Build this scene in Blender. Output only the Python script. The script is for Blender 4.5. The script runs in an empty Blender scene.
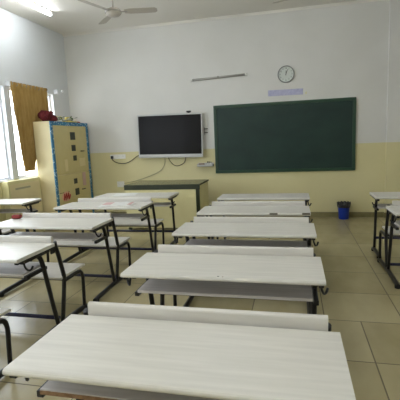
import bpy, bmesh, math, random
from mathutils import Vector, Matrix
random.seed(7)
S = bpy.context.scene
COL = S.collection

# ------------------------------------------------------------------ camera
YAW, PITCH, ROLL, EYE = 0.2362, 0.1499, -0.0424, 1.51
XL, YF, ZC = -4.524, 7.584, 3.723          # left wall, front wall, ceiling
XR, YB = 3.0, -1.8
cy, sy = math.cos(YAW), math.sin(YAW)
fwd = Vector((-sy*math.cos(PITCH), cy*math.cos(PITCH), -math.sin(PITCH)))
r0 = Vector((cy, sy, 0)); u0 = r0.cross(fwd)
rt = r0*math.cos(ROLL) + u0*math.sin(ROLL)
up = -r0*math.sin(ROLL) + u0*math.cos(ROLL)
cam_data = bpy.data.cameras.new('camera')
cam_data.sensor_width = 36; cam_data.lens = 395.92/400*36
cam_data.clip_start = 0.05; cam_data.clip_end = 200
cam = bpy.data.objects.new('camera', cam_data); COL.objects.link(cam)
m = Matrix((rt, up, -fwd)).transposed().to_4x4(); m.translation = (0, 0, EYE)
cam.matrix_world = m
S.camera = cam

# ------------------------------------------------------------------ world, lights, exposure
world = bpy.data.worlds.new('daylight'); S.world = world; world.use_nodes = True
wn = world.node_tree.nodes; bg = wn['Background']
bg.inputs[0].default_value = (0.86, 0.93, 1.0, 1); bg.inputs[1].default_value = 5.6
S.view_settings.view_transform = 'Standard'; S.view_settings.look = 'None'
S.view_settings.gamma = 1; S.view_settings.use_curve_mapping = False
S.view_settings.exposure = 0.66
TUBE_POWER = 27.0

WIN = [(5.80, 7.02), (4.25, 5.66), (1.9, 3.3), (-1.5, 1.0)]     # openings in the left wall (y0, y1)
WZ0, WZ1 = 1.0, 2.50
for (a, b) in WIN:                                              # light portals help sampling of the sky through the openings
    l = bpy.data.lights.new('window_portal', 'AREA'); l.shape = 'RECTANGLE'
    l.size = b-a; l.size_y = WZ1-WZ0; l.cycles.is_portal = True
    o = bpy.data.objects.new('window_portal', l); COL.objects.link(o)
    o.location = (XL-0.16, (a+b)/2, (WZ0+WZ1)/2)
    o.rotation_euler = Vector((1, 0, 0)).to_track_quat('-Z', 'Z').to_euler()
    o.rotation_euler = (math.pi/2, 0, -math.pi/2)

# ------------------------------------------------------------------ materials
def mat(name, col, rough=0.5, metal=0.0, spec=0.5, emit=None, es=0):
    M = bpy.data.materials.new(name); M.use_nodes = True
    b = M.node_tree.nodes['Principled BSDF']
    b.inputs['Base Color'].default_value = (*col, 1); b.inputs['Roughness'].default_value = rough
    b.inputs['Metallic'].default_value = metal; b.inputs['Specular IOR Level'].default_value = spec
    if emit: b.inputs['Emission Color'].default_value = (*emit, 1); b.inputs['Emission Strength'].default_value = es
    return M
def nodes(M): return M.node_tree.nodes, M.node_tree.links, M.node_tree.nodes['Principled BSDF']
def mottled(name, c1, c2, scale, rough, spec=0.5, stretch=(1, 1, 1), lo=.35, hi=.65, bump=0, metal=0):
    M = mat(name, c1, rough, metal, spec); N, L, b = nodes(M)
    tc = N.new('ShaderNodeTexCoord'); mp = N.new('ShaderNodeMapping'); mp.inputs['Scale'].default_value = stretch
    nz = N.new('ShaderNodeTexNoise'); nz.inputs['Scale'].default_value = scale; nz.inputs['Detail'].default_value = 5
    rp = N.new('ShaderNodeValToRGB'); e = rp.color_ramp.elements
    e[0].position = lo; e[0].color = (*c1, 1); e[1].position = hi; e[1].color = (*c2, 1)
    L.new(tc.outputs['Object'], mp.inputs[0]); L.new(mp.outputs[0], nz.inputs[0]); L.new(nz.outputs[0], rp.inputs[0])
    L.new(rp.outputs[0], b.inputs['Base Color'])
    if bump:
        bp = N.new('ShaderNodeBump'); bp.inputs['Strength'].default_value = bump; bp.inputs['Distance'].default_value = .005
        L.new(nz.outputs[0], bp.inputs['Height']); L.new(bp.outputs[0], b.inputs['Normal'])
    return M
def srgb(r, g, b):
    f = lambda c: (c/255/12.92) if c/255 <= .04045 else ((c/255+.055)/1.055)**2.4
    return (f(r), f(g), f(b))

# wall paint: off-white above, yellow dado below (a real two-tone paint edge at a fixed height)
def wall_paint(name, white, yellow, edge=1.335):
    M = mat(name, white, 0.55, 0, 0.3); N, L, b = nodes(M)
    geo = N.new('ShaderNodeNewGeometry'); sp = N.new('ShaderNodeSeparateXYZ'); L.new(geo.outputs['Position'], sp.inputs[0])
    nz = N.new('ShaderNodeTexNoise'); nz.inputs['Scale'].default_value = 1.3; nz.inputs['Detail'].default_value = 4
    L.new(geo.outputs['Position'], nz.inputs[0])
    gt = N.new('ShaderNodeMath'); gt.operation = 'GREATER_THAN'; gt.inputs[1].default_value = edge
    L.new(sp.outputs[2], gt.inputs[0])
    mx = N.new('ShaderNodeMix'); mx.data_type = 'RGBA'
    L.new(gt.outputs[0], mx.inputs[0]); mx.inputs[6].default_value = (*yellow, 1); mx.inputs[7].default_value = (*white, 1)
    m2 = N.new('ShaderNodeMix'); m2.data_type = 'RGBA'; m2.blend_type = 'MULTIPLY'; m2.inputs[0].default_value = .18
    rp = N.new('ShaderNodeValToRGB'); rp.color_ramp.elements[0].position = .35; rp.color_ramp.elements[1].position = .6
    rp.color_ramp.elements[0].color = (.72, .72, .68, 1)
    L.new(nz.outputs[0], rp.inputs[0]); L.new(mx.outputs[2], m2.inputs[6]); L.new(rp.outputs[0], m2.inputs[7])
    L.new(m2.outputs[2], b.inputs['Base Color'])
    n2 = N.new('ShaderNodeTexNoise'); n2.inputs['Scale'].default_value = 60; L.new(geo.outputs['Position'], n2.inputs[0])
    bp = N.new('ShaderNodeBump'); bp.inputs['Strength'].default_value = .08; bp.inputs['Distance'].default_value = .004
    L.new(n2.outputs[0], bp.inputs['Height']); L.new(bp.outputs[0], b.inputs['Normal'])
    return M
M_wall = wall_paint('two_tone_wall_paint', srgb(217, 216, 212), srgb(216, 208, 162))
M_wall_l = wall_paint('window_wall_paint', srgb(214, 217, 219), srgb(216, 207, 156), 1.0)
M_ceil = mottled('ceiling_paint', srgb(226, 222, 214), srgb(232, 229, 222), .8, .7, .2)
M_skirt = mottled('skirting_stone', srgb(120, 112, 74), srgb(138, 130, 92), 6, .35)

def tile_floor():
    M = mat('vitrified_floor_tiles', (.5, .45, .3), .12, 0, .5); N, L, b = nodes(M)
    geo = N.new('ShaderNodeNewGeometry'); sp = N.new('ShaderNodeSeparateXYZ'); L.new(geo.outputs['Position'], sp.inputs[0])
    def mt(op, a, v=None, w=None):
        n = N.new('ShaderNodeMath'); n.operation = op
        for i, x in enumerate((a, v, w)):
            if x is None: continue
            if isinstance(x, (int, float)): n.inputs[i].default_value = x
            else: L.new(x, n.inputs[i])
        return n.outputs[0]
    T = .61
    X, Y = sp.outputs[0], sp.outputs[1]
    near = mt('LESS_THAN', Y, 3.235)                       # the rows near the camera are laid half a tile aside
    xs = mt('ADD', X, mt('ADD', mt('MULTIPLY', near, .33), -.85+T*20))
    ys = mt('ADD', Y, -3.235+T*20)
    fx = mt('DIVIDE', xs, T); fy = mt('DIVIDE', ys, T)
    ax = mt('ABSOLUTE', mt('SUBTRACT', mt('FRACT', mt('ADD', fx, .5)), .5))
    ay = mt('ABSOLUTE', mt('SUBTRACT', mt('FRACT', mt('ADD', fy, .5)), .5))
    j = mt('LESS_THAN', mt('MINIMUM', ax, ay), .0075)
    cb = N.new('ShaderNodeCombineXYZ'); L.new(mt('FLOOR', fx), cb.inputs[0]); L.new(mt('FLOOR', fy), cb.inputs[1])
    wn_ = N.new('ShaderNodeTexWhiteNoise'); L.new(cb.outputs[0], wn_.inputs[0])
    nz = N.new('ShaderNodeTexNoise'); nz.inputs['Scale'].default_value = 5; nz.inputs['Detail'].default_value = 6
    mp = N.new('ShaderNodeMapping'); mp.inputs['Scale'].default_value = (1, .45, 1)
    L.new(geo.outputs['Position'], mp.inputs[0]); L.new(mp.outputs[0], nz.inputs[0])
    rp = N.new('ShaderNodeValToRGB'); e = rp.color_ramp.elements
    e[0].position = .3; e[0].color = (*srgb(160, 149, 112), 1); e[1].position = .7; e[1].color = (*srgb(180, 169, 132), 1)
    mixv = mt('ADD', mt('MULTIPLY', nz.outputs[0], .65), mt('MULTIPLY', wn_.outputs[0], .35))
    L.new(mixv, rp.inputs[0])
    mx = N.new('ShaderNodeMix'); mx.data_type = 'RGBA'; L.new(j, mx.inputs[0]); L.new(rp.outputs[0], mx.inputs[6])
    mx.inputs[7].default_value = (*srgb(100, 90, 64), 1)
    L.new(mx.outputs[2], b.inputs['Base Color'])
    L.new(mt('ADD', mt('MULTIPLY', j, .5), .24), b.inputs['Roughness'])
    return M
M_floor = tile_floor()
M_lam = mottled('pale_wood_laminate', srgb(200, 197, 188), srgb(212, 209, 200), 9, .38, .5, (.35, 5, 5), .3, .7)
M_lam2 = mottled('pale_wood_laminate_bench', srgb(204, 200, 192), srgb(212, 209, 202), 9, .36, .5, (.35, 5, 5), .3, .7)
M_shelf = mottled('grey_laminate_shelf', srgb(184, 178, 174), srgb(200, 194, 190), 9, .45, .4, (.35, 5, 5), .3, .7)
M_edge = mottled('raw_board_edge', srgb(120, 92, 66), srgb(150, 120, 92), 30, .8, .2)
M_iron = mottled('black_painted_steel', srgb(14, 14, 17), srgb(22, 22, 28), 20, .38, .5)
M_navy = mottled('navy_painted_steel', srgb(26, 26, 52), srgb(36, 36, 70), 20, .28, .5)
M_rubber = mat('black_rubber', srgb(16, 16, 16), .7)
M_board = mottled('green_board_surface', srgb(28, 50, 46), srgb(35, 58, 53), 2.2, .42, .35, (1, 1, 1.6))
M_bframe = mat('green_board_frame', srgb(34, 66, 48), .35)
M_tv = mat('screen_glass', (.006, .005, .005), .22, 0, .12)
M_silver = mat('silver_plastic', srgb(196, 196, 194), .35)
M_black = mat('black_plastic', (.01, .01, .01), .4)
M_white = mat('white_plastic', srgb(226, 226, 220), .4)
M_grey = mat('grey_metal', srgb(150, 148, 142), .4, .6)
M_dim = mat('unlit_tube_glass', srgb(170, 168, 162), .3)
M_tube = mat('lit_tube', (1, 1, 1), .4, emit=(.92, .965, 1.0), es=TUBE_POWER)
M_clockf = mat('clock_face_paper', srgb(206, 212, 206), .5)
M_clockr = mat('clock_rim', srgb(140, 142, 138), .3)
M_strip = mottled('lavender_paper', srgb(168, 168, 200), srgb(186, 186, 212), 25, .7)
M_tgreen = mottled('green_painted_wood', srgb(34, 44, 26), srgb(46, 54, 32), 8, .35)
M_ttop = mottled('olive_table_top', srgb(98, 98, 66), srgb(120, 118, 84), 5, .25, .5, (1, 3, 1))
M_cream = mottled('cream_painted_board', srgb(212, 204, 152), srgb(222, 214, 164), 3, .45, .4)
M_cup = mottled('cream_painted_steel', srgb(220, 206, 160), srgb(228, 214, 170), 3, .4, .4)  # paler on the cupboard body: light on its side put into the colour
M_cupdoor = mottled('cream_steel_door', srgb(204, 190, 134), srgb(212, 199, 146), 3, .45, .4)  # same cupboard cream, darker for the dimmer light on the doors
M_seam = mat('dark_seam', srgb(96, 84, 50), .7)
M_curt = mottled('mustard_cloth', srgb(156, 126, 72), srgb(174, 144, 88), 14, .85, .1, (1, 1, .3))
M_maroon = mottled('maroon_cloth', srgb(80, 32, 36), srgb(108, 46, 46), 20, .85, .1)
M_leaf = mat('artificial_leaf', srgb(70, 96, 50), .5)
M_yel = mat('yellow_paper', srgb(216, 200, 110), .7)
M_red = mat('red_cloth', srgb(170, 60, 54), .8)
M_blue = mat('blue_plastic', srgb(24, 60, 176), .35)
M_bag = mottled('black_bin_liner', (.008, .008, .01), (.03, .03, .034), 30, .3, .5)
M_paper = mat('white_paper', srgb(226, 226, 222), .6)
M_pink = mat('pink_print', srgb(206, 172, 168), .6)
M_fan = mat('fan_paint', srgb(176, 168, 156), .4)
M_fan2 = mat('fan_trim', srgb(140, 136, 128), .3, .4)
M_winf = mat('white_window_frame', srgb(226, 228, 232), .4)
M_grille = mat('grille_paint', srgb(96, 110, 132), .5)
M_cable = mat('dark_cable', (.02, .02, .02), .5)
M_cableg = mat('grey_cable', srgb(160, 156, 128), .5)
M_dark = mat('dark_print', srgb(44, 50, 40), .5)
M_chip = mat('chipped_patch', srgb(92, 86, 70), .8)

def blue_border():
    M = mat('blue_patterned_border', srgb(50, 120, 160), .6); N, L, b = nodes(M)
    geo = N.new('ShaderNodeNewGeometry')
    vo = N.new('ShaderNodeTexVoronoi'); vo.inputs['Scale'].default_value = 26
    L.new(geo.outputs['Position'], vo.inputs[0])
    rp = N.new('ShaderNodeValToRGB'); rp.color_ramp.interpolation = 'CONSTANT'
    e = rp.color_ramp.elements; e[0].color = (*srgb(190, 214, 222), 1); e[1].position = .3; e[1].color = (*srgb(52, 122, 164), 1)
    L.new(vo.outputs['Distance'], rp.inputs[0]); L.new(rp.outputs[0], b.inputs['Base Color'])
    return M
M_border = blue_border()
def glass_pane():
    M = bpy.data.materials.new('window_glass'); M.use_nodes = True; N, L = M.node_tree.nodes, M.node_tree.links
    N.clear(); out = N.new('ShaderNodeOutputMaterial'); t = N.new('ShaderNodeBsdfTransparent'); g = N.new('ShaderNodeBsdfGlossy')
    g.inputs['Roughness'].default_value = .03; mx = N.new('ShaderNodeMixShader'); mx.inputs[0].default_value = .06
    L.new(t.outputs[0], mx.inputs[1]); L.new(g.outputs[0], mx.inputs[2]); L.new(mx.outputs[0], out.inputs[0])
    return M
M_glass = glass_pane()

# ------------------------------------------------------------------ geometry helpers
def box(bm, x0, x1, y0, y1, z0, z1, bev=0, seg=2):
    vs = [bm.verts.new(p) for p in ((x0,y0,z0),(x1,y0,z0),(x1,y1,z0),(x0,y1,z0),(x0,y0,z1),(x1,y0,z1),(x1,y1,z1),(x0,y1,z1))]
    fs = [bm.faces.new([vs[i] for i in f]) for f in ((3,2,1,0),(4,5,6,7),(0,1,5,4),(1,2,6,5),(2,3,7,6),(3,0,4,7))]
    if bev:
        es = list({e for f in fs for e in f.edges})
        bmesh.ops.bevel(bm, geom=es, offset=bev, segments=seg, profile=.5, affect='EDGES')
    return bm
def B(*a, **k): return box(bmesh.new(), *a, **k)
def smooth_pts(pts, n=4):
    P = [Vector(p) for p in pts]; out = []
    for i in range(len(P)-1):
        a = P[max(i-1, 0)]; b = P[i]; c = P[i+1]; d = P[min(i+2, len(P)-1)]
        for k in range(n):
            t = k/n
            out.append(.5*((2*b)+(-a+c)*t+(2*a-5*b+4*c-d)*t*t+(-a+3*b-3*c+d)*t**3))
    out.append(P[-1]); return out
def tube(bm, pts, r, seg=8, smooth=0, flat=1.0):
    P = smooth_pts(pts, smooth) if smooth else [Vector(p) for p in pts]
    rings = []; t0 = (P[1]-P[0]).normalized()
    n = t0.orthogonal().normalized()
    if abs(t0.x) < .9:
        n = Vector((1, 0, 0)); n = (n - t0*n.dot(t0)).normalized()
    for i, p in enumerate(P):
        t = (P[min(i+1, len(P)-1)]-P[max(i-1, 0)]).normalized()
        n = (n - t*n.dot(t)).normalized(); b = t.cross(n)
        rings.append([bm.verts.new(p + (n*math.cos(2*math.pi*k/seg)*flat + b*math.sin(2*math.pi*k/seg))*r) for k in range(seg)])
    for a, c in zip(rings, rings[1:]):
        for k in range(seg):
            f = bm.faces.new((a[k], a[(k+1) % seg], c[(k+1) % seg], c[k])); f.smooth = True
    bm.faces.new(rings[0][::-1]); bm.faces.new(rings[-1]); return bm
def lathe(bm, prof, c, seg=24, axis='z', cap=True):
    rings = []
    for r, h in prof:
        ring = []
        for k in range(seg):
            a = 2*math.pi*k/seg; u, v = r*math.cos(a), r*math.sin(a)
            p = (u, v, h) if axis == 'z' else (u, -h, v)
            ring.append(bm.verts.new((c[0]+p[0], c[1]+p[1], c[2]+p[2])))
        rings.append(ring)
    for a, b in zip(rings, rings[1:]):
        for k in range(seg):
            f = bm.faces.new((a[k], a[(k+1) % seg], b[(k+1) % seg], b[k])); f.smooth = True
    if cap:
        bm.faces.new(rings[0][::-1]); bm.faces.new(rings[-1])
    return bm
def prism_x(bm, prof, x0, x1):             # profile in (y, z) extruded along x
    a = [bm.verts.new((x0, y, z)) for y, z in prof]; b = [bm.verts.new((x1, y, z)) for y, z in prof]
    n = len(prof)
    for i in range(n): bm.faces.new((a[i], a[(i+1) % n], b[(i+1) % n], b[i]))
    bm.faces.new(a[::-1]); bm.faces.new(b); return bm
def obj(name, bm, M, parent=None, loc=None, rot=None):
    bmesh.ops.recalc_face_normals(bm, faces=bm.faces)
    me = bpy.data.meshes.new(name); bm.to_mesh(me); bm.free()
    for x in (M if isinstance(M, (list, tuple)) else [M]): me.materials.append(x)
    o = bpy.data.objects.new(name, me); COL.objects.link(o)
    if parent: o.parent = parent
    if loc: o.location = loc
    if rot: o.rotation_euler = rot
    return o
def struct(name, bm, M):
    o = obj(name, bm, M); o['kind'] = 'structure'; return o
def thing(name, label, cat, loc=(0, 0, 0), rz=0, group=None):
    o = bpy.data.objects.new(name, None); COL.objects.link(o); o.empty_display_size = .1
    o.location = loc; o.rotation_euler = (0, 0, rz); o['label'] = label; o['category'] = cat
    if group: o['group'] = group
    return o
def tag(o, label, cat, group=None):
    o['label'] = label; o['category'] = cat
    if group: o['group'] = group
    return o
def dup(root, loc, rz, label, group=None, skip=()):
    r = root.copy(); COL.objects.link(r); r.location = loc; r.rotation_euler = (0, 0, rz); r['label'] = label
    if group: r['group'] = group
    for ch in list(root.children):
        c = ch.copy(); COL.objects.link(c); c.parent = r
        for g in list(ch.children):
            d = g.copy(); COL.objects.link(d); d.parent = c
    return r
def text_mesh(s, size, depth=.0006):
    cu = bpy.data.curves.new('txt', 'FONT'); cu.body = s; cu.size = size; cu.extrude = depth
    cu.align_x = 'CENTER'; cu.align_y = 'CENTER'
    o = bpy.data.objects.new('txt', cu); COL.objects.link(o)
    me = bpy.data.meshes.new_from_object(o.evaluated_get(bpy.context.evaluated_depsgraph_get()))
    bpy.data.objects.remove(o); return me

# ------------------------------------------------------------------ the room
WT = .16
struct('floor', B(XL-WT, XR+.15, YB-.15, YF+.15, -.1, 0), M_floor)
struct('ceiling', B(XL-WT, XR+.15, YB-.15, YF+.15, ZC, ZC+.1), M_ceil)
struct('wall_front', B(XL-WT, XR+.15, YF, YF+.15, 0, ZC), M_wall)
struct('wall_back', B(XL-WT, XR+.15, YB-.15, YB, 0, ZC), M_wall)
struct('wall_right', B(XR, XR+.15, YB, YF, 0, ZC), M_wall)
bm = bmesh.new()
ys = sorted(WIN); y = YB
for a, b in ys:
    box(bm, XL-WT, XL, y, a, 0, ZC); box(bm, XL-WT, XL, a, b, 0, WZ0); box(bm, XL-WT, XL, a, b, WZ1, ZC); y = b
box(bm, XL-WT, XL, y, YF, 0, ZC)
struct('wall_left', bm, M_wall_l)
struct('trim_1', B(1.573, XR, YF-.05, YF, 0, ZC, bev=.004), M_wall)              # shallow pilaster at the right of the front wall
struct('baseboard_front', B(XL, 1.573, YF-.014, YF, 0, .092, bev=.003), M_skirt)
struct('baseboard_pilaster', B(1.56, XR, YF-.064, YF-.05, 0, .092, bev=.003), M_skirt)
struct('baseboard_left', B(XL, XL+.014, YB, YF-.014, 0, .092, bev=.003), M_skirt)
struct('baseboard_right', B(XR-.014, XR, YB, YF-.07, 0, .092, bev=.003), M_skirt)
bm = prism_x(bmesh.new(), ((YF, ZC), (YF-.035, ZC), (YF-.03, ZC-.012), (YF-.008, ZC-.03), (YF, ZC-.035)), XL, XR)
struct('trim_2', bm, M_ceil)

for i, (a, b) in enumerate(WIN):
    X0 = XL-.12; w = thing('window_%d' % (i+1), 'window', 'window'); del w['label']; del w['category']; w['kind'] = 'structure'
    bm = bmesh.new(); f = .035
    box(bm, X0, X0+.05, a, a+f, WZ0, WZ1); box(bm, X0, X0+.05, b-f, b, WZ0, WZ1)
    box(bm, X0, X0+.05, a+f, b-f, WZ0, WZ0+f); box(bm, X0, X0+.05, a+f, b-f, WZ1-f, WZ1)
    mdl = (a+b)/2; box(bm, X0, X0+.05, mdl-.02, mdl+.02, WZ0+f, WZ1-f)
    obj('window_frame', bm, M_winf, w)
    obj('pane', B(X0+.02, X0+.026, a+f, b-f, WZ0+f, WZ1-f), M_glass, w)
    bm = bmesh.new(); n = 6
    for k in range(1, n):
        yy = a+f+(b-a-2*f)*k/n; tube(bm, ((X0-.01, yy, WZ0), (X0-.01, yy, WZ1)), .006, 6)
    for zz in (1.25, 1.62, 2.0): tube(bm, ((X0-.01, a, zz), (X0-.01, b, zz)), .006, 6)
    obj('grille', bm, M_grille, w)
    obj('window_sill', B(XL-.11, XL+.004, a-.01, b+.01, WZ0-.025, WZ0+.002, bev=.004), M_winf, w)

# ------------------------------------------------------------------ desk with bench fixed to its far side
W, DEP, HT = 1.163, .452, .75
def make_unit(W, label, group, bench=True):
    t = thing('school_desk', label, 'desk', group=group); h = W/2
    # desktop with rounded near edge
    pr = [(DEP, HT-.026), (DEP, HT-.004), (DEP-.004, HT)]
    for k in range(7):
        a = math.pi/2*k/6*2; pr.append((.013-.013*math.sin(a), HT-.013+.013*math.cos(a)))
    bm = prism_x(bmesh.new(), pr, -h, h)
    obj('desktop', bm, M_lam, t)
    # backrest rail of the bench, with rounded top
    x0, x1 = -h+.072, h-.042
    pr = [(.472, .718), (.502, .718)]
    for k in range(7):
        a = math.pi*k/6; pr.append((.487+.015*math.cos(a), .786+.012*math.sin(a)))
    if bench: obj('backrest', prism_x(bmesh.new(), pr, x0, x1), M_lam2, t)
    obj('book_shelf', B(-h+.052, h-.062, .115, .39, .588, .606, bev=.003), M_shelf, t)
    pr = [(.56, .405), (.95, .405)]
    for k in range(5):
        a = math.pi/2*k/4; pr.append((.935+.015*math.cos(a), .412+.013*math.sin(a)))
    pr += [(.575, .425), (.56, .42)]
    if bench: obj('bench_seat', prism_x(bmesh.new(), pr, x0, x1), M_lam2, t)
    R = .0205
    for s in (-1, 1):
        x = s*(h-.042)
        if bench:
            obj('desk_leg', tube(bmesh.new(), [(x, .17, .712), (x, .24, .708), (x, .29, .69), (x, .325, .64), (x, .36, .50), (x, .42, .22), (x, .465, .04)], R, 10, 3, flat=.8), M_iron, t)
            obj('backrest_leg', tube(bmesh.new(), [(x, .512, .745), (x, .52, .71), (x, .55, .62), (x, .592, .46), (x, .598, .40), (x, .565, .24), (x, .52, .04)], R, 10, 3, flat=.8), M_iron, t)
            obj('bench_leg', tube(bmesh.new(), [(x, .60, .386), (x, .70, .386), (x, .80, .386), (x, .865, .37), (x, .892, .31), (x, .888, .2), (x, .878, .04)], R*.9, 10, 3, flat=.8), M_iron, t)
            obj('backrest_plate', B(x-.008 if s > 0 else x-.004, x+.004 if s > 0 else x+.008, .455, .51, .655, .716, bev=.003), M_iron, t)
            ends = (.02, .91)
        else:
            obj('desk_leg', tube(bmesh.new(), [(x, .12, .712), (x, .19, .705), (x, .225, .66), (x, .24, .50), (x, .265, .2), (x, .28, .04)], R, 10, 3, flat=.8), M_iron, t)
            ends = (-.05, .35)
        e0, e1 = ends; dm = (e1-e0)
        fr = obj('foot_rail', tube(bmesh.new(), [(x, e0, .024), (x, e0+.08*dm, .032), (x, e0+.3*dm, .038), (x, e0+.55*dm, .042), (x, e0+.85*dm, .036), (x, e1, .024)], .025, 10, 3, flat=.9), M_iron, t)
        for ye in (e0+.03, e1-.03):
            obj('rubber_foot', lathe(bmesh.new(), [(.024, 0), (.028, .006), (.027, .03), (.016, .04)], (x, ye, 0), 12), M_rubber, fr)
        xi = x+s*.016
        obj('side_bracket', B(s*(h-.022)-.014, s*(h-.022)+.014, .02, DEP-.004, HT-.044, HT-.026, bev=.003), M_iron, t)
        obj('shelf_bracket', B(x-.014, x+.014, .125, .37, .562, .589, bev=.003), M_iron, t)
        obj('top_bracket', B(x-.014, x+.014, .10, DEP-.03, HT-.066, HT-.027, bev=.004), M_iron, t)
        bx = x+s*.02
        obj('bag_hook', tube(bmesh.new(), [(bx, .10, .70), (bx+s*.008, .10, .665), (bx+s*.018, .115, .64), (bx+s*.032, .13, .64), (bx+s*.042, .14, .665)], .0075, 6, 3), M_iron, t)
    xs = h-.042
    sy = .482 if bench else .262
    zs = .105 if bench else .19
    obj('stretcher', tube(bmesh.new(), [(-xs, sy, zs), (xs, sy, zs)], .017, 8), M_navy, t)
    if bench: obj('seat_stretcher', B(-xs, xs, .60, .625, .382, .404, bev=.003), M_iron, t)
    obj('top_stretcher', B(-xs, xs, .40, .42, HT-.05, HT-.027, bev=.002), M_iron, t)
    return t
G = 'school desks with attached benches'
units = {}
ML = [(-.993, 1.075, 'large pale school desk nearest the camera, filling the bottom of the photo'),
      (-1.003, 2.073, 'pale school desk directly ahead of the nearest desk, second of the middle row'),
      (-.997, 3.080, 'pale school desk with tidy top, third from the camera in the middle row'),
      (-1.005, 3.983, 'pale school desk with two chipped spots on its front edge, fourth in the middle row'),
      (-.975, 4.989, 'pale school desk farthest from the camera in the middle row, under the green board')]
LLb = [(-3.018, 1.256, 'school desk at the lower left edge, only its bench and black legs showing'),
      (-3.018, 2.256, 'school desk cut by the left edge, black slanted legs beside the middle row'),
      (-2.992, 3.261, 'left row school desk with window glare and a small red pouch at its far corner'),
      (-2.935, 4.329, 'school desk on the left row carrying an open magazine'),
      (-2.850, 5.223, 'school desk on the left row right before the green trimmed teacher table')]
proto = make_unit(W, 'x', G)
proto_front = make_unit(W, 'x', G, bench=False)
first = first_front = True
for (X, Y, lab) in ML + LLb + [
      (.935, 3.975, 'right side school desk nearer the camera, cut by the right edge'),
      (.955, 5.023, 'right side school desk farther back, its corner seen left of the nearer one')]:
    loc = (X+W/2, Y, 0)
    if Y > 4.98:                                          # the front row has no bench beyond it
        if first_front: proto_front.location = loc; proto_front['label'] = lab; o = proto_front; first_front = False
        else: o = dup(proto_front, loc, 0, lab)
    elif first: proto.location = loc; proto['label'] = lab; o = proto; first = False
    else: o = dup(proto, loc, 0, lab)
    units[lab] = o
WK = .72
k = make_unit(WK, 'short school desk beneath the window at far left, bright with window glare', 'short desks along the window wall', bench=False)
k.location = (-3.655-WK/2, 4.69, 0); k.rotation_euler = (0, 0, math.radians(2))
k2_ = make_unit(WK, 'short school desk at the left edge, only its bench end and black legs showing', 'short desks along the window wall')
k2_.location = (-3.655-WK/2, 3.67, 0)
# chipped laminate on the fourth desk, dark dot on the second
u4 = units[ML[3][2]]
for x0, x1 in ((.18, .26), (.50, .575)):
    bm = bmesh.new(); box(bm, x0, x1, -.0012, .022, HT-.014, HT+.0008, bev=.0004)
    obj('chipped_patch', bm, M_chip, u4)
u2 = units[ML[1][2]]
obj('dark_spot', lathe(bmesh.new(), [(.006, 0), (.006, .0008)], (.004, .02, HT), 10), M_black, u2)
obj('dark_spot', lathe(bmesh.new(), [(.004, 0), (.004, .0008)], (.03, .016, HT), 10), M_edge, u2)

u1 = units[ML[0][2]]
obj('raw_board_edge', B(-W/2+.054, W/2-.064, .1125, .1148, .586, .602), M_edge, u1)['label'] = 'worn brown front edge of the book shelf'

# things on the desks
def sheet(bm, w, d, z, t=.002):
    box(bm, -w/2, w/2, -d/2, d/2, z, z+t)
mg = thing('magazine', 'open magazine with pink and white pages on the left row desk', 'magazine', (-2.17, 4.56, HT), math.radians(8))
def page(s):
    bm = bmesh.new(); n = 8; top = []; bot = []
    for i in range(n+1):
        u = i/n; x = s*u*.21; z = .003+.014*math.sin(math.pi*min(1, u*1.15))*(1-u*.5)
        top.append([bm.verts.new((x, yy, z)) for yy in (-.14, .14)]); bot.append([bm.verts.new((x, yy, .0005)) for yy in (-.14, .14)])
    for i in range(n):
        bm.faces.new((top[i][0], top[i+1][0], top[i+1][1], top[i][1])); bm.faces.new((bot[i][0], bot[i][1], bot[i+1][1], bot[i+1][0]))
        for q in (0, 1): bm.faces.new((top[i][q], bot[i][q], bot[i+1][q], top[i+1][q]))
    bm.faces.new((top[n][0], bot[n][0], bot[n][1], top[n][1])); return bm
obj('page', page(-1), M_paper, mg); obj('page', page(1), M_paper, mg)
obj('printed_picture', B(-.17, -.06, -.10, .09, .0165, .0172), M_pink, mg)
obj('printed_picture', B(.15, .195, -.11, .10, .0125, .0132), M_pink, mg)
tag(obj('paper_sheet', B(-.17, .17, -.13, .13, 0, .004, bev=.001), M_paper, loc=(-2.46, 5.46, HT+.001), rot=(0, 0, math.radians(10))),
    'plain white sheet of paper on the desk before the teacher table', 'paper')
bm = B(-.05, .05, -.03, .03, .001, .045, bev=.016, seg=3)
rp = thing('pencil_pouch', 'small dark red pouch at the far corner of the left row desk', 'pouch', (-2.925, 3.645, HT+.001), .1)
obj('pouch_body', bm, mat('dark_red_cloth', srgb(128, 40, 36), .8), rp); obj('zip', B(-.04, .04, -.003, .003, .043, .047), M_black, rp)

# ------------------------------------------------------------------ green board
gb = thing('chalkboard', 'large dark green chalkboard in a green frame on the front wall', 'chalkboard', (-.206, YF-.035, 1.5))
bw, bh = 2.55/2, 1.284/2; fz = .055
obj('writing_surface', B(-bw+fz, bw-fz, .008, .03, -bh+fz, bh-fz), M_board, gb)
for q in ((-bw, bw, bh-fz, bh), (-bw, bw, -bh, -bh+fz)): obj('frame_rail', B(q[0], q[1], -.006, .034, q[2], q[3], bev=.005), M_bframe, gb)
for q in ((-bw, -bw+fz), (bw-fz, bw)): obj('frame_rail', B(q[0], q[1], -.005, .033, -bh+fz, bh-fz, bev=.005), M_bframe, gb)

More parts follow.
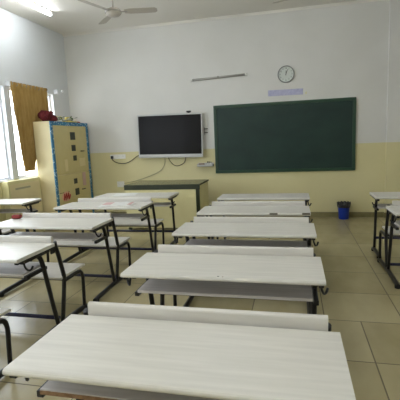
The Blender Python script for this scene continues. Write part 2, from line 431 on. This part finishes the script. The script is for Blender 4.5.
# ------------------------------------------------------------------ wall screen
k_ = 7.48/7.584
tvc = (-2.39*k_, 7.48, 1.51+(1.62-1.51)*k_)
tv = thing('wall_screen', 'large black wall screen in a white bezel left of the green board', 'television', tvc)
tv.rotation_euler = (0, math.radians(.95), 0)
tw, th = 1.338*k_/2, .856*k_/2
obj('casing', B(-tw+.01, tw-.01, .012, .075, -th+.01, th-.01, bev=.01), M_silver, tv)
bm = bmesh.new()
box(bm, -tw, tw, 0, .03, th-.03, th, bev=.006); box(bm, -tw, tw, 0, .03, -th, -th+.066, bev=.006)
box(bm, -tw, -tw+.024, 0, .03, -th+.05, th-.02, bev=.005); box(bm, tw-.024, tw, 0, .03, -th+.05, th-.02, bev=.005)
obj('bezel', bm, M_silver, tv)
obj('screen', B(-tw+.022, tw-.022, .006, .02, -th+.064, th-.028), M_tv, tv)
obj('wall_bracket', B(-.25, .25, .07, YF-7.48, -.2, .2), M_black, tv)
wc = thing('webcam', 'small black webcam on top of the wall screen', 'webcam', (-1.955, 7.50, 2.032))
obj('camera_body', B(-.045, .045, -.02, .02, .012, .045, bev=.008), M_black, wc); obj('clip', B(-.02, .02, -.015, .02, 0, .014), M_black, wc)

# cables and sockets
def wallpt(x, z, off=.012): return (x, YF-off, z)
tag(obj('power_cable', tube(bmesh.new(), [wallpt(-3.655, 1.225, .03), wallpt(-3.62, 1.16), wallpt(-3.52, 1.115), wallpt(-3.36, 1.105), wallpt(-3.22, 1.16), wallpt(-3.10, 1.24), wallpt(-3.0, 1.27, .03)], .007, 6, 4), M_cable), 'dark cable sagging from the wall socket to the screen', 'cable')
tag(obj('video_cable', tube(bmesh.new(), [wallpt(-2.44, 1.26, .05), wallpt(-2.40, 1.12), wallpt(-2.30, 1.03), wallpt(-2.20, 1.035), wallpt(-2.10, 1.10), wallpt(-2.05, 1.25, .05)], .007, 6, 4), M_cable), 'dark cable looping below the wall screen', 'cable')
tag(obj('grey_cable', tube(bmesh.new(), [wallpt(-2.50, 1.2, .03), wallpt(-2.52, 1.06), wallpt(-2.62, .93), wallpt(-2.85, .83), wallpt(-3.15, .74), wallpt(-3.42, .69)], .006, 6, 4), M_cableg), 'thin grey cable running diagonally down the yellow wall', 'cable')
def socket(name, x, z, w, h, lab, n=2):
    t = thing(name, lab, 'socket', (x, YF, z)); obj('plate', B(-w/2, w/2, -.012, 0, -h/2, h/2, bev=.004), M_white, t)
    for i in range(n):
        xx = -w/2+w*(i+.5)/n; bm = bmesh.new()
        for dx, dz in ((-.012, 0), (.012, 0), (0, .016)): lathe(bm, [(.003, 0), (.003, .001)], (xx+dx, -.012, dz), 6, 'y')
        obj('socket_holes', bm, M_black, t)
    return t
socket('wall_socket', -3.52, 1.245, .34, .09, 'white double wall socket left of the screen', 3)
tag(obj('plug', B(-.025, .025, -.05, -.0125, -.03, .03, bev=.008), M_black, loc=(-3.64, YF, 1.235)), 'black plug in the wall socket left of the screen', 'plug')
socket('floor_socket', -3.50, .675, .16, .12, 'small white socket low on the wall behind the teacher table', 2)
sw = thing('screen_control', 'small grey bracket with knobs on the wall right of the screen', 'bracket', (-1.665, YF, 1.70))
obj('plate', B(-.02, .0, -.02, 0, -.09, .05, bev=.003), M_grey, sw)
for z in (.02, -.05): obj('knob', tube(bmesh.new(), [(-.01, -.02, z), (.06, -.05, z)], .010, 8), M_black, sw)

# chalk ledge
ct = thing('duster_tray', 'small white tray on the wall between the screen and the green board', 'tray', (-1.67, YF, 1.0))
bm = bmesh.new(); box(bm, -.16, .15, -.10, 0, 0, .008); box(bm, -.16, .15, -.10, -.094, 0, .04); box(bm, -.16, -.152, -.10, 0, 0, .05); box(bm, .142, .15, -.10, 0, 0, .05); box(bm, -.16, .15, -.008, 0, 0, .07)
obj('tray_body', bm, M_silver, ct)
du = thing('board_duster', 'dark board duster lying in the small white wall tray', 'duster', (-1.75, YF-.05, 1.0085))
obj('felt', B(-.06, .06, -.025, .025, 0, .03), M_black, du); obj('handle', B(-.055, .055, -.02, .02, .03, .052, bev=.006), M_edge, du)
for q, xx in enumerate((-1.63, -1.60, -1.565)):
    mk = thing('marker', 'marker pen standing among the pens in the wall tray', 'marker', (xx, YF-.05, 1.0085), 0, 'markers in the wall tray')
    obj('barrel', lathe(bmesh.new(), [(.009, 0), (.009, .06)], (0, 0, 0), 8), M_white, mk); obj('cap', lathe(bmesh.new(), [(.0095, .06), (.0095, .085), (.006, .088)], (0, 0, 0), 8), (M_black, M_cable, M_grey)[q], mk)

# ------------------------------------------------------------------ clock
ck = thing('wall_clock', 'round white wall clock with grey rim above the green board', 'clock', (-.13, YF, 2.62))
R = .15
obj('rim', lathe(bmesh.new(), [(R*.97, 0), (R, .01), (R, .028), (R*.93, .036), (R*.88, .028), (R*.88, .0)], (0, 0, 0), 40, 'y', cap=False), M_clockr, ck)
dial = obj('dial', lathe(bmesh.new(), [(R*.9, 0), (R*.9, .018)], (0, 0, 0), 40, 'y'), M_clockf, ck)
bm = bmesh.new()
for n in range(1, 13):
    a = math.radians(30*n); me = text_mesh(str(n), .036)
    tmp = bmesh.new(); tmp.from_mesh(me)
    bmesh.ops.transform(tmp, matrix=Matrix.Translation((math.sin(a)*R*.70, -.0195, math.cos(a)*R*.70)) @ Matrix.Rotation(math.pi/2, 4, 'X'), verts=tmp.verts)
    m2 = bpy.data.meshes.new('n'); tmp.to_mesh(m2); tmp.free(); bm.from_mesh(m2)
obj('numerals', bm, M_black, ck)
def hand(name, a, l, w, y):
    bm = B(-w/2, w/2, y-.001, y+.001, -.02, l)
    bmesh.ops.transform(bm, matrix=Matrix.Rotation(math.radians(a), 4, 'Y'), verts=bm.verts)
    obj(name, bm, M_black, ck)
hand('hour_hand', 3, .062, .010, -.022); hand('minute_hand', 22, .092, .006, -.025)
tag(obj('paper_strip', B(-.311, .311, -.004, 0, -.053, .053, bev=.001), M_strip, loc=(-.143, YF, 2.303), rot=(0, math.radians(.5), 0)), 'lavender paper strip on the wall between the clock and the green board', 'paper strip')
tag(obj('tape_scrap', B(-.012, .012, -.003, 0, -.02, .02), M_cream, loc=(.22, YF, 2.27)), 'tiny beige tape scrap right of the lavender strip', 'tape')

# ------------------------------------------------------------------ lamps
def tube_light(name, loc, rz, lab, lit, length=1.2, group=None, wall=False):
    t = thing(name, lab, 'light', loc, rz, group); h = length/2
    if wall:                                                    # fixture on the wall, along x
        obj('batten', B(-h, h, -.028, 0, -.02, .02, bev=.004), M_grey, t)
        obj('tube', tube(bmesh.new(), [(-h+.03, -.045, 0), (h-.03, -.045, 0)], .013, 10), M_dim, t)
        for s in (-1, 1): obj('lamp_holder', B(s*h-.015, s*h+.015, -.062, 0, -.02, .02, bev=.004), M_white, t)
        obj('clip', B(-.012, .012, -.064, 0, -.022, .022, bev=.003), M_fan2, t)
    else:                                                       # fixture under the ceiling, along y
        obj('batten', B(-.025, .025, -h, h, -.035, 0, bev=.004), M_white, t)
        obj('tube', tube(bmesh.new(), [(0, -h+.03, -.055), (0, h-.03, -.055)], .028, 12), M_tube if lit else M_dim, t)  # tube thickened so its bloom is part of the shape
        for s in (-1, 1): obj('lamp_holder', B(-.018, .018, s*h-.02, s*h+.02, -.078, 0, bev=.004), M_white, t)
    return t
tube_light('tube_light', (-3.90, 5.62, ZC), 0, 'lit fluorescent tube on the ceiling at the top left corner', True)
tube_light('tube_light', (-1.05, 5.3, ZC), 0, 'lit fluorescent tube on the ceiling just above the frame', True)
for (x, yy) in ((-3.8, 1.5), (-1.05, .9), (1.6, .9), (-1.05, -.7), (-3.8, -.7)):  # unseen tubes added to brighten the near desks
    tube_light('tube_light', (x, yy, ZC), 0, 'added fluorescent tube on the ceiling outside the view', True, group='added ceiling tubes outside the view')
wl = tube_light('wall_tube_light', (-1.367, YF, 2.657), 0, 'unlit grey fluorescent tube fixture high on the front wall', False, 1.03, wall=True)
wl.rotation_euler = (0, math.radians(-1.8), 0)

# ------------------------------------------------------------------ ceiling fans
def fan(loc, a0, lab):
    t = thing('ceiling_fan', lab, 'fan', loc, 0); zc = ZC-loc[2]
    obj('canopy', lathe(bmesh.new(), [(.02, zc-.07), (.055, zc-.05), (.06, zc)], (0, 0, 0), 20), M_fan, t)
    obj('down_rod', tube(bmesh.new(), [(0, 0, .03), (0, 0, zc-.04)], .012, 10), M_fan, t)
    obj('motor', lathe(bmesh.new(), [(.03, -.055), (.08, -.05), (.105, -.03), (.115, 0), (.105, .03), (.06, .05), (.03, .06)], (0, 0, 0), 28), M_fan, t)
    obj('motor_ring', lathe(bmesh.new(), [(.117, -.012), (.119, 0), (.117, .012)], (0, 0, 0), 28, cap=False), M_fan2, t)
    for q in range(3):
        bm = bmesh.new(); pts = [(.16, .045), (.24, .062), (.45, .066), (.60, .062), (.63, .03)]
        up_ = []; 
        for x, w in pts: up_.append((x, w))
        outline = [(x, w) for x, w in pts] + [(x, -w) for x, w in reversed(pts)]
        tp = [bm.verts.new((x, y_, .006 - y_*.22)) for x, y_ in outline]; bt = [bm.verts.new((x, y_, .002 - y_*.22)) for x, y_ in outline]
        bm.faces.new(tp); bm.faces.new(bt[::-1]); n = len(tp)
        for i in range(n): bm.faces.new((tp[i], tp[(i+1) % n], bt[(i+1) % n], bt[i]))
        rot = (0, 0, math.radians(a0+120*q))
        bl = obj('blade', bm, M_fan, t, rot=rot)
        obj('blade_arm', B(.09, .2, -.018, .018, -.002, .003), M_fan2, bl)
    return t
fan((-2.50, 5.58, 3.37), 12, 'ceiling fan with three pale blades near the top left tube light')
fan((.31, 5.79, 3.37), 157, 'ceiling fan at the top edge, only one blade tip showing')

# ------------------------------------------------------------------ teacher table
tt = thing('teacher_table', 'teacher table with dark green trim and cream panels below the wall screen', 'table', (-2.175, 6.65, 0))
a, d = .645, .35
obj('table_top', B(-a-.02, a+.02, -d-.02, d+.02, .775, .80, bev=.003), M_ttop, tt)
obj('top_edge', B(-a-.024, a+.024, -d-.026, -d-.018, .715, .798, bev=.002), M_tgreen, tt)
for s in (-1, 1): obj('top_edge', B(s*(a+.014)-.004, s*(a+.014)+.006, -d-.018, d+.02, .772, .798), M_tgreen, tt)
for sx in (-1, 1):
    for sy_ in (-1, 1): obj('leg', B(sx*(a-.025)-.027, sx*(a-.025)+.027, sy_*(d-.025)-.025, sy_*(d-.025)+.025, 0, .775, bev=.003), M_tgreen, tt)
obj('front_panel', B(-a-.01, a-.052, -d-.016, -d-.002, .06, .714), M_cream, tt)
for s in (-1, 1): obj('side_panel', B(s*(a+.004)-.006, s*(a+.004)+.006, -d+.05, d-.002, .04, .774), M_cream, tt)

# ------------------------------------------------------------------ cupboard
CX, CY0, CY1, CZ = -4.12, 6.225, 7.52, 1.95
cb = thing('steel_cupboard', 'tall cream cupboard with blue patterned border against the left wall', 'cupboard', ((CX-4.5)/2, (CY0+CY1)/2, 0))
ox, oy = cb.location.x, cb.location.y
def CB(x0, x1, y0, y1, z0, z1, **k_): return B(x0-ox, x1-ox, y0-oy, y1-oy, z0, z1, **k_)
obj('body', CB(-4.458, CX-.015, CY0, CY1, .06, CZ, bev=.006), M_cup, cb)
obj('plinth', CB(-4.45, CX-.03, CY0+.02, CY1-.02, 0, .062), M_skirt, cb)
dh = lambda y_, z_, par: obj('handle', tube(bmesh.new(), [(CX-ox, y_-.05-oy, z_), (CX+.03-ox, y_-.04-oy, z_), (CX+.03-ox, y_+.04-oy, z_), (CX-ox, y_+.05-oy, z_)], .009, 6), M_black, par)
d1 = obj('door', CB(CX-.016, CX, CY0+.07, CY1-.08, .99, CZ-.07, bev=.003), M_cupdoor, cb); dh(7.22, 1.395, d1)
d2 = obj('door', CB(CX-.016, CX, CY0+.07, CY1-.08, .10, .975, bev=.003), M_cupdoor, cb); dh(7.15, .645, d2)
obj('drawer_seam', CB(CX, CX+.001, CY0+.10, CY0+.42, .655, .665), M_seam, d2)
obj('patterned_border', CB(CX-.014, CX+.003, CY0, CY1, CZ-.07, CZ-.002), M_border, cb)
obj('patterned_border', CB(CX-.014, CX+.003, CY0, CY0+.07, .08, CZ-.07), M_border, cb)
obj('patterned_border', CB(CX-.014, CX+.003, CY1-.08, CY1, .08, CZ-.07), M_border, cb)
for (y_, z_, w_, h_) in ((6.92, 1.69, .17, .145), (6.92, 1.463, .14, .115), (6.94, 1.27, .12, .10), (6.89, .83, .12, .10), (6.92, .62, .14, .13)):
    par = d1 if z_ > .98 else d2
    cd = obj('photo_card', CB(CX, CX+.004, y_-w_/2, y_+w_/2, z_-h_/2, z_+h_/2), M_dark, par)
for (y_, z_, w_, h_, mm) in ((6.62, 1.15, .10, .22, M_cup), (7.2, 1.18, .22, .16, M_cup), (7.22, .84, .12, .26, M_pink), (7.12, 1.17, .02, .14, M_cup)):
    obj('pale_notice', CB(CX, CX+.003, y_-w_/2, y_+w_/2, z_-h_/2, z_+h_/2), mm, d1 if z_ > .98 else d2)
# round sheet with red scribble
sc = lathe(bmesh.new(), [(.15, 0), (.15, .003)], (0, 0, 0), 24)
bmesh.ops.transform(sc, matrix=Matrix.Translation((CX-ox, 6.53-oy, .58)) @ Matrix.Rotation(math.pi/2, 4, 'Y') @ Matrix.Scale(.62, 4, (1, 0, 0)), verts=sc.verts)
dr = obj('drawing_sheet', sc, mat('pale_pink_paper', srgb(222, 176, 150), .7), d2)
zz = [(6.43, .52), (6.46, .63), (6.49, .52), (6.52, .64), (6.55, .53), (6.59, .64), (6.61, .52), (6.65, .60)]
obj('red_scribble', tube(bmesh.new(), [(CX+.007-ox, p[0]-oy, p[1]) for p in zz], .011, 6), mat('red_ink', srgb(186, 40, 36), .6), d2)

# things on the cupboard
def lumpy(name, c, r, M, seed, amp=.3, lab='', cat='', sub=3):
    random.seed(seed); bm = bmesh.new(); bmesh.ops.create_icosphere(bm, subdivisions=sub, radius=1)
    ph = [(Vector((random.uniform(-1, 1), random.uniform(-1, 1), random.uniform(-1, 1)))*random.uniform(3, 9), random.random()*6) for _ in range(10)]
    zmin = 1e9
    for v in bm.verts:
        s = sum(math.sin(v.co.dot(a_)+b_) for a_, b_ in ph)/10*amp*2
        v.co *= 1+s; v.co = Vector((v.co.x*r[0], v.co.y*r[1], max(v.co.z, -.55)*r[2])); zmin = min(zmin, v.co.z)
    for v in bm.verts: v.co.z -= zmin
    for f in bm.faces: f.smooth = True
    return tag(obj(name, bm, M, loc=c), lab, cat)
lumpy('cloth_bundle', (-4.27, 6.40, CZ), (.10, .15, .12), M_maroon, 3, .55, 'crumpled maroon cloth bundle on the near end of the cupboard top', 'cloth')
gl = thing('leaf_garland', 'green and yellow artificial leaf garland lying on the cupboard top', 'garland', (-4.25, 6.88, CZ))
obj('stem', tube(bmesh.new(), [(-.05, -.22, .02), (.02, -.1, .06), (-.03, .02, .03), (.04, .16, .05), (0, .3, .02)], .008, 6, 4), M_leaf, gl)
random.seed(11)
for q in range(26):
    t_ = q/25; bm = bmesh.new(); l = random.uniform(.06, .10)
    v = [bm.verts.new(p) for p in ((0, 0, 0), (l*.5, .028, .008), (l, 0, 0), (l*.5, -.028, .008))]
    bm.faces.new(v); ex = bmesh.ops.extrude_face_region(bm, geom=bm.faces[:])
    for vv in ex['geom']:
        if isinstance(vv, bmesh.types.BMVert): vv.co.z += .002
    obj('leaf', bm, M_leaf if q % 3 else M_yel, gl, (random.uniform(-.05, .05), -.18+.5*t_, .035+random.uniform(0, .06)), (0, random.uniform(-.9, .3), random.uniform(0, 6.28)))
bm = B(-.09, .09, -.15, .15, 0, .018, bev=.004)
tag(obj('folded_paper', bm, M_yel, loc=(-4.19, 6.99, CZ), rot=(0, 0, .15)), 'yellow folded paper on the front edge of the cupboard top', 'paper')
bm = B(-.03, .03, -.11, .11, 0, .03, bev=.012)
tag(obj('cloth_roll', bm, M_red, loc=(-4.22, 7.29, CZ), rot=(0, 0, .1)), 'small rolled red cloth at the far end of the cupboard top', 'cloth')
lumpy('red_flower_head', (-4.37, 7.24, CZ), (.035, .035, .05), M_red, 5, .4, 'small red artificial flower beside the leaf garland on the cupboard', 'flower', 2)

# low cabinet under the window
lc = thing('low_cabinet', 'low cream panelled cabinet under the windows beside the curtain', 'cabinet', (-4.45, 5.77, 0))
obj('cabinet_body', B(-.065, .055, -.41, .41, 0, .985, bev=.005), M_cream, lc)
obj('door_panel', B(.054, .06, -.37, .38, .08, .93, bev=.003), M_cup, lc)
obj('grey_label', B(.06, .0615, -.26, .12, .835, .865), mat('faded_grey_strip', srgb(170, 166, 140), .6), lc)

# ------------------------------------------------------------------ curtain and rod
rod = thing('curtain_rod', 'thin white curtain rod on brackets above the windows', 'curtain rod', (XL, 6.2, 2.56))
obj('rod', tube(bmesh.new(), [(.036, -3.2, 0), (.036, .90, 0)], .011, 10), M_grey, rod)
for yy in (-.47, .88, -2.2): obj('bracket', B(0, .075, yy-.02, yy+.02, -.05, .03, bev=.006), M_winf, rod)
obj('finial', lathe(bmesh.new(), [(.012, 0), (.024, .02), (.02, .04), (.004, .05)], (.11, 0, 0), 12), M_winf, rod, loc=(.036, .90, 0), rot=(-math.pi/2, 0, 0))
rod.children[-1].data.transform(Matrix.Translation((-.11, 0, 0)))
cu = thing('window_curtain', 'mustard yellow eyelet curtain gathered toward the cupboard', 'curtain', (XL+.036, 6.3, 0))
NU, NV = 240, 40; CUR = (5.785, 5.93, 6.79)
bm = bmesh.new(); grid = []
for j in range(NV+1):
    v = j/NV; z = 2.585 - v*1.46
    yl = CUR[0]+(CUR[1]-CUR[0])*v**1.6; amp = .022*(1-.2*v)
    q_ = min(1, max(0, (1.9-z)/.75)); q_ = q_*q_*(3-2*q_); yr = CUR[2]*(1-q_)+6.20*q_
    row = []
    for i in range(NU+1):
        u = i/NU; y_ = yl+(yr-yl)*u
        x_ = amp*math.sin(u*2*math.pi*12+v*.7) + .005*math.sin(u*31+v*5)*v
        zz_ = z + (.025*math.sin(u*2*math.pi*12) if j == NV else 0)
        row.append(bm.verts.new((x_, y_-6.3, zz_)))
    grid.append(row)
for j in range(NV):
    for i in range(NU):
        f = bm.faces.new((grid[j][i], grid[j][i+1], grid[j+1][i+1], grid[j+1][i])); f.smooth = True
c_o = obj('cloth', bm, M_curt, cu); sd = c_o.modifiers.new('thick', 'SOLIDIFY'); sd.thickness = .003
for q in range(9):
    y_ = CUR[0]+.03+(CUR[2]-CUR[0]-.06)*q/8
    rg = lathe(bmesh.new(), [(.024, -.003), (.033, -.003), (.033, .003), (.024, .003), (.024, -.003)], (0, 0, 0), 16, 'y', cap=False)
    obj('eyelet', rg, M_fan2, cu, loc=(0, y_-6.3, 2.555))

# ------------------------------------------------------------------ waste bin
wb = thing('waste_bin', 'blue plastic waste bin with a black liner against the front wall', 'bin', (.868, 7.42, 0))
obj('bucket', lathe(bmesh.new(), [(.082, 0), (.086, .004), (.102, .25), (.108, .252), (.108, .262), (.098, .262), (.08, .012)], (0, 0, 0), 28), M_blue, wb)
bm = bmesh.new(); seg = 40; rings = []
for (r_, h_, am) in ((.106, .21, .003), (.113, .24, .004), (.116, .275, .006), (.108, .30, .012), (.09, .285, .01), (.085, .2, .004), (.05, .15, 0)):
    rings.append([bm.verts.new(((r_+am*math.sin(k2*2.3+h_*40))*math.cos(2*math.pi*k2/seg), (r_+am*math.sin(k2*2.3+h_*40))*math.sin(2*math.pi*k2/seg), h_+am*math.sin(k2*1.7)*.9)) for k2 in range(seg)])
for p, q in zip(rings, rings[1:]):
    for k2 in range(seg): bm.faces.new((p[k2], p[(k2+1) % seg], q[(k2+1) % seg], q[k2]))
bm.faces.new(rings[-1]); obj('bin_liner', bm, M_bag, wb)
